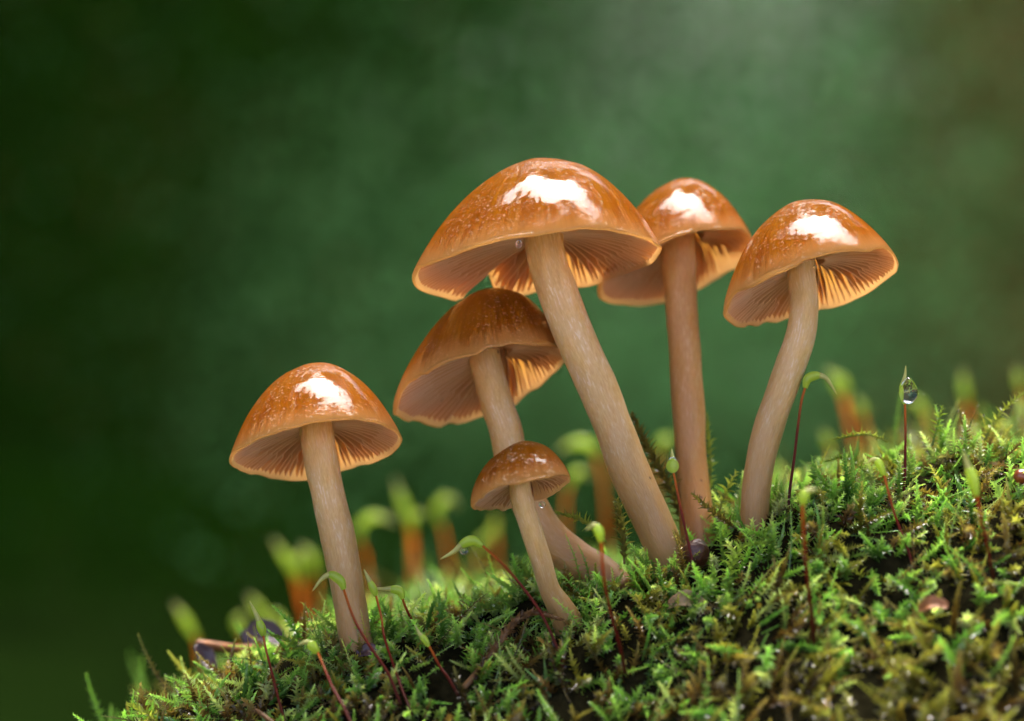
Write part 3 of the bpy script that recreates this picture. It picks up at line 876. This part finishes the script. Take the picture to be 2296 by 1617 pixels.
GS = 'moss capsules on thin red stalks in focus'
SP = [
    ([(770, 1320), (785, 1365), (800, 1400), (830, 1450), (870, 1510), (898, 1580)], [(771, 1322), (763, 1302), (742, 1289), (722, 1298), (700, 1326)], -9, -9, 'arched bright green capsule before the stem of the lone mushroom', .21, .62),
    ([(843, 1335), (855, 1385), (862, 1430), (885, 1500), (905, 1555), (925, 1605)], [(843, 1336), (836, 1318), (826, 1297), (816, 1276)], -7, -11, 'upright pointed green capsule rising close beside the lone mushroom stem', .19, .5),
    ([(902, 1342), (912, 1368), (930, 1403), (945, 1430)], [(903, 1343), (897, 1326), (880, 1321), (858, 1321), (834, 1319)], -5, 2, 'short-stalked green capsule with its beak pointing at the lone mushroom', .2, .58),
    ([(590, 1425), (597, 1460), (610, 1510), (625, 1570), (645, 1640)], [(591, 1426), (586, 1408), (576, 1382), (560, 1348)], -5, -10, 'slender dark green upright capsule at the low end of the bank', .19, .58),
    ([(1080, 1222), (1120, 1258), (1165, 1308), (1213, 1375), (1248, 1450), (1262, 1495)], [(1082, 1224), (1060, 1212), (1038, 1220), (1016, 1238), (987, 1254)], -10, -6, 'green capsule on a long red stalk arching over the dead moss strand', .2, .66),
    ([(1349, 1215), (1352, 1280), (1366, 1360), (1390, 1450), (1402, 1510)], [(1349, 1216), (1342, 1190), (1330, 1178), (1312, 1190)], -26, 6, 'soft-focus green capsule on an orange stalk before the bent stem', .22, .6),
    ([(1510, 1058), (1520, 1110), (1535, 1180), (1550, 1250), (1562, 1310)], [(1510, 1060), (1510, 1044), (1508, 1026), (1506, 1006)], -9, -3, 'small green capsule with a drop between the two thickest stems', .19, .5),
    ([(1806, 868), (1797, 900), (1788, 965), (1780, 1035), (1771, 1100), (1768, 1148)], [(1805, 870), (1812, 849), (1833, 842), (1854, 850), (1876, 884)], -2, -2, 'olive capsule arching over like a hook beside the curved stem', .2, .62),
    ([(2029, 905), (2030, 950), (2030, 1010), (2028, 1080), (2023, 1150)], [(2029, 906), (2024, 887), (2024, 864), (2029, 843), (2031, 820)], -2, -3, 'upright capsule wrapped in a large clear water drop', .19, .44),
    ([(1800, 1130), (1801, 1180), (1808, 1280), (1820, 1380), (1826, 1450)], [(1800, 1132), (1802, 1112), (1815, 1100), (1835, 1098)], -30, 6, 'blurred green capsule on a red stalk low before the curved stem', .24, .68),
    ([(1982, 1065), (2005, 1150), (2035, 1230), (2050, 1280), (2072, 1330)], [(1982, 1066), (1972, 1040), (1958, 1030), (1942, 1040)], -14, -2, 'small capsule on a knobbed dark red stalk in the olive carpet', .19, .5),
    ([(2190, 1110), (2200, 1160), (2215, 1230), (2228, 1300)], [(2190, 1112), (2180, 1070), (2168, 1040), (2160, 1010)], -28, 4, 'blurred green capsule leaning on a dark red stalk highest on the near slope', .2, .68),
    ([(712, 1462), (724, 1490), (745, 1540), (770, 1585), (795, 1640)], [(712, 1464), (700, 1448), (686, 1440), (668, 1446)], -16, -8, 'blurred capsule on an orange stalk below the lone mushroom foot', .2, .6),
    ([(962, 1448), (985, 1492), (1005, 1520), (1028, 1560)], [(962, 1450), (952, 1434), (940, 1420), (930, 1400)], -12, -4, 'short dark red stalk with a brown-green capsule beside the dead moss', .19, .42),
    ([(1588, 1420), (1590, 1455), (1582, 1510)], [(1588, 1420), (1586, 1404), (1590, 1388), (1596, 1372)], -15, -2, 'tiny capsule on a hair-thin stalk below the hooked moss shoot', .1, .28),
]
for se, ca, y, dy, lb, rs, rc in SP:
    sporophyte(se, ca, y, lb, GS, rs * 0.66, rc * 0.88, dy, along=(0.36, 1))

GB = 'blurred moss capsules behind the mushrooms'
LBS = ['most leaning capsule of the blurred trio behind the lone mushroom stem', 'blurred capsule half hidden behind the lone mushroom stem', 'middle capsule of the blurred trio near the lone mushroom stem',
    'blurred arched capsule close behind the lone mushroom stem, under its cap', 'tallest upright blurred capsule between the lone mushroom and the smallest one', 'rounded blurred capsule sharing its stalk with a taller upright one',
    'round blurred green capsule nearest the beak of the long arching stalk', 'blurred capsule drooping just below the smallest cap', 'yellow-green blurred blob low beside the smallest stem',
    'large blurred arched capsule between the smallest cap and the thickest stem', 'lower blurred capsule beneath the large arched one', 'blurred capsule seen between the two thickest stems',
    'bright blurred capsule of a pair behind the hooked olive one', 'rear blurred capsule of the pair on thick red-orange stalks', 'small pale blurred capsule beside the red-orange pair',
    'blurred yellow-green capsule just behind the drop-wrapped one', 'tall pale blurred capsule on the crest of the slope', 'lower pale blurred capsule on the crest, touching a taller one',
    'pale blurred capsule at the very top end of the slope', 'blurred thin capsule above the orange-brown twig', 'blurred yellowish capsule behind the slender dark green one',
    'tall blurred capsule close above the slender dark green one', 'blurred low capsule between the slender green one and the lone stem', 'small pale blurred capsule low behind the hooked olive one', 'blurred capsule low behind the curved stem foot']
SB = [  # joint, foot, shape, tip offset list, y, rc
    ([(660, 1290), (690, 1420)], [(660, 1292), (648, 1262), (630, 1235), (610, 1205)], 62),
    ([(712, 1290), (705, 1420)], [(712, 1292), (704, 1262), (690, 1238), (672, 1222)], 68),
    ([(676, 1300), (684, 1420)], [(676, 1302), (664, 1272), (668, 1250), (680, 1236)], 60),
    ([(806, 1215), (822, 1260), (828, 1380)], [(806, 1217), (808, 1180), (832, 1160), (862, 1162), (896, 1178)], 58),
    ([(916, 1170), (922, 1230), (926, 1370)], [(916, 1172), (908, 1140), (896, 1108), (884, 1070)], 64),
    ([(926, 1190), (930, 1240), (934, 1370)], [(926, 1192), (922, 1168), (936, 1152), (952, 1160)], 60),
    ([(990, 1175), (1002, 1230), (1018, 1360)], [(990, 1177), (978, 1150), (990, 1125), (1012, 1120), (1030, 1140)], 70),
    ([(1112, 1160), (1114, 1230), (1122, 1340)], [(1112, 1162), (1106, 1190), (1094, 1208), (1076, 1222)], 66),
    ([(1070, 1240), (1080, 1340)], [(1070, 1242), (1080, 1215), (1098, 1204), (1120, 1212)], 74),
    ([(1336, 1022), (1352, 1080), (1368, 1290)], [(1336, 1024), (1326, 1000), (1298, 992), (1268, 1000), (1244, 1022)], 56),
    ([(1276, 1090), (1268, 1140), (1266, 1330)], [(1276, 1092), (1286, 1065), (1304, 1058), (1330, 1072)], 62),
    ([(1478, 1010), (1470, 1100), (1480, 1280)], [(1478, 1012), (1484, 990), (1500, 984), (1518, 1000)], 64),
    ([(1886, 880), (1898, 930), (1920, 1040)], [(1886, 882), (1876, 860), (1868, 840), (1850, 826)], 52),
    ([(1896, 890), (1906, 940), (1926, 1040)], [(1896, 892), (1894, 868), (1884, 846), (1866, 842)], 56),
    ([(1932, 930), (1942, 960), (1952, 1040)], [(1932, 932), (1930, 918), (1926, 904), (1920, 888)], 60),
    ([(2076, 925), (2084, 950), (2092, 1020)], [(2076, 927), (2066, 910), (2052, 900), (2036, 902)], 54),
    ([(2164, 900), (2168, 930), (2174, 1010)], [(2164, 902), (2162, 876), (2160, 850), (2160, 826)], 56),
    ([(2168, 906), (2173, 930), (2180, 1010)], [(2168, 908), (2166, 890), (2163, 870), (2158, 850)], 60),
    ([(2290, 870), (2296, 960)], [(2290, 872), (2286, 856), (2284, 840), (2276, 822)], 58),
    ([(440, 1430), (452, 1500)], [(440, 1432), (424, 1405), (406, 1375), (388, 1350)], 46),
    ([(545, 1420), (552, 1500)], [(545, 1422), (534, 1400), (536, 1385), (552, 1376)], 58),
    ([(596, 1400), (606, 1480)], [(596, 1402), (584, 1372), (570, 1350), (556, 1332)], 66),
    ([(636, 1400), (640, 1470)], [(636, 1402), (622, 1384), (608, 1380), (594, 1388)], 60),
    ([(1862, 1000), (1870, 1060)], [(1862, 1002), (1856, 990), (1850, 978), (1842, 964)], 50),
    ([(1720, 1080), (1714, 1150)], [(1720, 1082), (1728, 1060), (1738, 1050), (1752, 1054)], 60),
]
for (se, ca, y), lb in zip(SB, LBS):
    sporophyte(se, ca, y + 82, lb, GB, 0.25, 0.72, 4.0, 0.3, along=(0.0, 0.42))

# ------------------------------------------------------------------ water drops, bud, bead, husk, litter
def blob(name, center, r, mat, sx=1, sy=1, sz=1, drop=0.0, rough=0.0, seg=28, rings=18, seed=0.0, parent=None, tilt=0.0):
    verts, faces = [], []
    ct, st = math.cos(tilt), math.sin(tilt)
    for i in range(rings + 1):
        ph = math.pi * i / rings
        for j in range(seg):
            th = 2 * math.pi * j / seg
            x, y, z = math.sin(ph) * math.cos(th), math.sin(ph) * math.sin(th), math.cos(ph)
            k = 1 + rough * (noise.noise(Vector((x * 1.8 + seed, y * 1.8, z * 1.8))) + 0.5 * noise.noise(Vector((x * 5 + seed, y * 5, z * 5))))
            if drop and z > 0: k2 = 1 - drop * z ** 1.5; zz = z * (1 + drop * 0.9)
            else: k2 = 1; zz = z
            px, py, pz = x * sx * k2 * k, y * sy * k2 * k, zz * sz * k
            verts.append(Vector(center) + Vector((px * ct + pz * st, py, -px * st + pz * ct)) * r)
    for i in range(rings):
        for j in range(seg):
            k = (j + 1) % seg
            faces.append((i * seg + j, (i + 1) * seg + j, (i + 1) * seg + k, i * seg + k))
    me = mesh(name, verts, faces)
    import bmesh
    bm = bmesh.new(); bm.from_mesh(me); bmesh.ops.remove_doubles(bm, verts=bm.verts, dist=1e-9)
    bm.to_mesh(me); bm.free()
    me.polygons.foreach_set('use_smooth', [True] * len(me.polygons))
    return link(name, me, parent, [mat])

GD = 'clear water drops clinging to caps and capsules'
for (u, v, y, r, dr, sz, lb) in [
    (2037, 880, -2.8, 0.95, 0.4, 1.15, 'large clear drop wrapped round the tall upright capsule'),
    (1508, 1045, -9.8, 0.62, 0.35, 1.1, 'clear drop on the small capsule between the two thickest stems'),
    (1163, 548, -11.4, 0.30, 0.1, 1.2, 'tiny drop hanging from the rim of the largest cap'),
    (1216, 1132, -2.0, 0.34, 0.1, 0.9, 'drop hanging under the rim of the smallest cap'),
    (1827, 600, -2.4, 0.22, 0.0, 1.0, 'tiny drop at the top of the curved stem'),
    (1040, 1236, -10.5, 0.40, 0.0, 0.8, 'drop under the capsule arching over the dead moss'),
    (806, 1412, -12.0, 0.20, 0.0, 1.0, 'tiny drop on the red stalk before the lone mushroom'),
]:
    tag(blob('water_drop', P(u, v, y), r * MM, M_WATER, drop=dr, sz=sz), lb, 'water drop', GD)

tag(blob('dark_bud', P(1560, 1240, -5), 1.32 * MM, M_BUD, 1, 1, 1.0, rough=0.12, seed=3.3), 'small round dark brown bud nestled at the foot of the thickest stem', 'bud')
tag(blob('rust_bead', P(2290, 1068, -9), 0.75 * MM, M_BEAD, 1, 1, 0.95, rough=0.06, seed=5.1), 'small glossy rust-red bead in the moss at the top of the slope', 'bead')

def scrap(name, pts, w, thick, mat, label, cat, curl=0.6, group=None):
    """a curled strip of dead leaf with real thickness"""
    path = [Vector(q) for q in catmull([tuple(P(*p)) for p in pts], 18)]
    n = len(path); NA = 8
    top, bot = [], []
    for i, p in enumerate(path):
        t = (path[min(i + 1, n - 1)] - path[max(0, i - 1)]).normalized()
        side = t.cross(Vector((0, -0.8, 0.6))).normalized(); up = side.cross(t)
        f = i / (n - 1)
        ww = w * MM * (0.25 + 0.9 * math.sin(math.pi * (0.08 + 0.86 * f))) * (1 + 0.25 * noise.noise(Vector((f * 6, w, 0))))
        for j in range(NA + 1):
            a = (j / NA - 0.5) * 2
            q = p + side * a * ww + up * (curl * ww * a * a + 0.15 * w * MM * noise.noise(Vector((f * 5, a * 2, w))))
            top.append(q + up * thick * MM * 0.5); bot.append(q - up * thick * MM * 0.5)
    V = top + bot; o = len(top); F = []
    W = NA + 1
    for i in range(n - 1):
        for j in range(NA):
            a = i * W + j
            F.append((a, a + 1, a + W + 1, a + W)); F.append((o + a, o + a + W, o + a + W + 1, o + a + 1))
    edge = [j for j in range(W)] + [i * W + NA for i in range(1, n)] + [(n - 1) * W + j for j in range(NA - 1, -1, -1)] + [i * W for i in range(n - 2, 0, -1)]
    for i in range(len(edge)):
        a, b = edge[i], edge[(i + 1) % len(edge)]
        F.append((b, a, o + a, o + b))
    ob = link(name, mesh(name, V, F), None, [mat])
    return tag(ob, label, cat, group)
GLT = 'scraps of dead leaf lying in the moss'
scrap('leaf_scrap', [(1500, 1362, -11), (1530, 1350, -12), (1560, 1355, -12), (1580, 1375, -12)], 0.75, 0.12, M_HUSK, 'pale tan curled leaf scrap below the dark bud', 'leaf scrap', 0.8, GLT)
scrap('leaf_scrap', [(690, 1440, 8), (725, 1425, 8), (760, 1420, 8), (800, 1432, 8)], 0.9, 0.12, M_LITTER, 'dark purple-brown leaf scrap behind the lone mushroom foot', 'leaf scrap', 0.5, GLT)
scrap('leaf_scrap', [(800, 1468, -8), (830, 1460, -8), (850, 1466, -8)], 0.6, 0.12, M_LITTER, 'small purple-brown scrap before the lone mushroom foot', 'leaf scrap', 0.5, GLT)
scrap('leaf_scrap', [(545, 1440, 26), (590, 1425, 26), (640, 1440, 26)], 1.3, 0.15, M_LITTER, 'blurred dark leaf scrap lying behind the slender dark green capsule', 'leaf scrap', 0.6, GLT)
scrap('leaf_scrap', [(440, 1445, 18), (462, 1475, 18), (480, 1505, 17)], 0.8, 0.15, M_LITTER, 'dark leaf scrap hanging below the orange-brown twig', 'leaf scrap', 0.5, GLT)
scrap('leaf_scrap', [(2060, 1370, -26), (2090, 1355, -27), (2125, 1360, -27)], 0.6, 0.12, M_TWIG, 'rusty leaf scrap in the olive carpet', 'leaf scrap', 0.5, GLT)
tw = tube_obj('fallen_twig', [P(440, 1442, 19), P(490, 1450, 20), P(540, 1455, 22), P(600, 1450, 26)], [0.45 * MM, 0.5 * MM, 0.42 * MM, 0.3 * MM], 10, M_TWIG, None)
tag(tw, 'blurred orange-brown twig lying on the low end of the bank', 'twig')
tw = tube_obj('fallen_twig', [P(572, 1590, -14), P(590, 1604, -14), P(612, 1622, -15), P(640, 1650, -16)], [0.12 * MM, 0.24 * MM, 0.26 * MM, 0.26 * MM], 9, M_DEAD, None)
tag(tw, 'short dark twig end poking from the moss below the slender capsule', 'twig')

# fine dew on the moss
def dew(count):
    ico_v = np.array([(0, 0, 1), (.894, 0, .447), (.276, .851, .447), (-.724, .526, .447), (-.724, -.526, .447), (.276, -.851, .447),
                      (.724, .526, -.447), (-.276, .851, -.447), (-.894, 0, -.447), (-.276, -.851, -.447), (.724, -.526, -.447), (0, 0, -1)])
    f = [(0, 1, 2), (0, 2, 3), (0, 3, 4), (0, 4, 5), (0, 5, 1), (1, 6, 2), (2, 7, 3), (3, 8, 4), (4, 9, 5), (5, 10, 1), (6, 7, 2), (7, 8, 3), (8, 9, 4), (9, 10, 5), (10, 6, 1), (11, 7, 6), (11, 8, 7), (11, 9, 8), (11, 10, 9), (11, 6, 10)]
    # one subdivision
    vs = [tuple(v) for v in ico_v]; tris = []
    cache = {}
    def mid(a, b):
        k = (min(a, b), max(a, b))
        if k not in cache:
            m = np.array(vs[a]) + np.array(vs[b]); m /= np.linalg.norm(m); vs.append(tuple(m)); cache[k] = len(vs) - 1
        return cache[k]
    for a, b, c in f:
        ab, bc, ca = mid(a, b), mid(b, c), mid(c, a)
        tris += [(a, ab, ca), (ab, b, bc), (ca, bc, c), (ab, bc, ca)]
    vs = np.array(vs); tris = np.array(tris)
    moss = bpy.data.objects['moss'].data
    co = np.empty(len(moss.vertices) * 3, dtype=np.float32); moss.vertices.foreach_get('co', co); co = co.reshape(-1, 3)
    idx = rng.integers(0, len(co), count)
    V, T = [], []
    for i, k in enumerate(idx):
        r = rng.uniform(0.05, 0.15) * MM
        V.append(vs * r + co[k]); T.append(tris + i * len(vs))
    o = link('dew', np_mesh('dew', np.concatenate(V), np.concatenate(T), True), None, [M_WATER])
    tag(o, 'tiny dew beads sparkling on the moss leaves', 'dew', kind='stuff')
dew(3200)

# ------------------------------------------------------------------ woodland far behind, added leaf screen overhead
def undergrowth():
    leaf_tones = {  # leaf tones mixed by place to paint in the wood's light and shade
        'dark_undergrowth': ((0.008, 0.030, 0.002), 'undergrowth toned dark green for shade, blurred far behind the lone mushroom'),
        'green_undergrowth': ((0.115, 0.285, 0.105), 'mid green leafy undergrowth blurred far behind the cluster'),
        'pale_undergrowth': ((0.36, 0.42, 0.34), 'leaves toned pale grey-green for a gap of light, blurred far behind the tallest caps'),
        'brown_undergrowth': ((0.10, 0.075, 0.028), 'olive-brown bracken blurred far behind the top of the slope'),
    }
    lv = np.array([(0, 0, 0), (-.36, .45, .06), (.36, .45, .06), (0, 1, -.1)], float)
    lt = np.array([(0, 2, 1), (1, 2, 3)])
    n = 200000
    y = rng.uniform(2200, 4200, n)
    s = K * (DIST + y) / DIST
    x = rng.uniform(-1500, 1500, n); z = rng.uniform(FLOOR_Z, 800, n)
    m_ = 36000          # low plants covering the floor nearer by
    y[:m_] = rng.uniform(1000, 2200, m_); z[:m_] = FLOOR_Z + rng.uniform(0, 55, m_); s = K * (DIST + y) / DIST
    u = CU + x / s; v = CV - z / s
    g = lambda a, b, su, sv: np.exp(-((u - a) / su) ** 2 - ((v - b) / sv) ** 2)
    wg = 0.02 + 0.80 * g(1620, 560, 560, 620) + 0.22 * g(800, 800, 450, 600)
    wp = 0.0 + 0.16 * g(1560, 260, 380, 260) + 0.45 * g(1620, 10, 270, 170)  # pale leaves here paint in a bright gap of light
    wb = 0.02 + 0.70 / (1 + np.exp(-(u - 2050) / 90)) + 0.06 * g(350, 300, 200, 300)
    wd = 0.30 + 1.0 / (1 + np.exp((u - 420) / 120)) + 0.8 * g(800, 80, 550, 300)
    wd[:m_] += 2.0
    w = np.stack([wd, wg, wp, wb]); w /= w.sum(0)
    pick = (rng.random(n)[None] > np.cumsum(w, 0)).sum(0).clip(0, 3)
    d = rng.normal(0, 1, (n, 3)) + np.array([0, -0.4, 0.5]); d /= np.linalg.norm(d, axis=1, keepdims=True)
    e = np.cross(d, rng.normal(0, 1, (n, 3))); e /= np.linalg.norm(e, axis=1, keepdims=True)
    f = np.cross(d, e)
    size = rng.uniform(7, 12, n); size[:m_] *= 0.6; size = size[:, None, None]
    pos = np.stack([x, y, z], -1)
    verts = pos[:, None, :] + size * (lv[None, :, 0:1] * e[:, None] + lv[None, :, 1:2] * f[:, None] + lv[None, :, 2:3] * d[:, None])
    acc = {}
    for q, k in enumerate(leaf_tones):
        vv = verts[pick == q]
        acc[k] = ([vv.reshape(-1, 3)], [(lt[None] + 4 * np.arange(len(vv))[:, None, None]).reshape(-1, 3)])
    for k, (col, lb) in leaf_tones.items():
        m = plain(k, col, 0.8, 0.0, 0.3, 30, trans=(tuple(min(1, 1.5 * c) for c in col), 0.4))
        V, T = acc[k]
        o = link(k, np_mesh(k, np.concatenate(V) * MM, np.concatenate(T)), None, [m])
        tag(o, lb, 'undergrowth', kind='stuff')
undergrowth()

def canopy():
    """added unseen leaves overhead, gaps shaped to place highlights and light the background"""
    n = 85000
    Z = 3.0
    x = rng.uniform(-11, 11, n); y = rng.uniform(-2.2, 9, n); z = Z + rng.uniform(-0.35, 0.55, n) - 0.022 * x * x
    hx, hy = SUN_DIR.x / SUN_DIR.z * Z, SUN_DIR.y / SUN_DIR.z * Z
    wob = 0.22 * np.sin(3 * np.arctan2(y - hy, x - hx) + 1.0) + 0.12 * np.sin(7 * np.arctan2(y - hy, x - hx))
    d1 = np.hypot((x - hx) / 2.7, (y - hy) + 0.10 * (x - hx)) / (0.72 + 0.5 * wob)  # added leaves stop around this gap, shaped for the cap highlights
    d2 = np.hypot(x - hx - 0.7, y - hy - 3.3) / (1.5 + wob)
    dens = np.minimum(np.clip((d1 - 0.92) / 0.12, 0.0, 1.0), np.clip((d2 - 0.85) / 0.3, 0.0, 1.0))
    keep = rng.random(n) < dens
    x, y, z = x[keep], y[keep], z[keep]
    n = len(x)
    lv = np.array([(0, 0, 0), (-.34, .45, .05), (.34, .45, .05), (0, 1, -.1)], float)
    lt = np.array([(0, 2, 1), (1, 2, 3)])
    d = rng.normal(0, 0.5, (n, 3)) + np.array([0, 0, 1.0]); d /= np.linalg.norm(d, axis=1, keepdims=True)
    e = np.cross(d, rng.normal(0, 1, (n, 3))); e /= np.linalg.norm(e, axis=1, keepdims=True)
    f = np.cross(d, e)
    size = rng.uniform(0.12, 0.26, n)[:, None, None]
    pos = np.stack([x, y, z], -1)
    verts = pos[:, None, :] + size * (lv[None, :, 0:1] * e[:, None] + lv[None, :, 1:2] * f[:, None] + lv[None, :, 2:3] * d[:, None])
    tris = (lt[None] + 4 * np.arange(n)[:, None, None]).reshape(-1, 3)
    m = plain('light_shaping_leaf', (0.035, 0.065, 0.015), 0.7, 0.1, 0.3, 8, trans=((0.08, 0.12, 0.02), 0.25))
    o = link('light_shaping_canopy', np_mesh('light_shaping_canopy', verts.reshape(-1, 3), tris), None, [m])
    tag(o, 'added unseen leaf canopy that blocks sky and shapes the cap highlights', 'canopy', kind='stuff')
canopy()
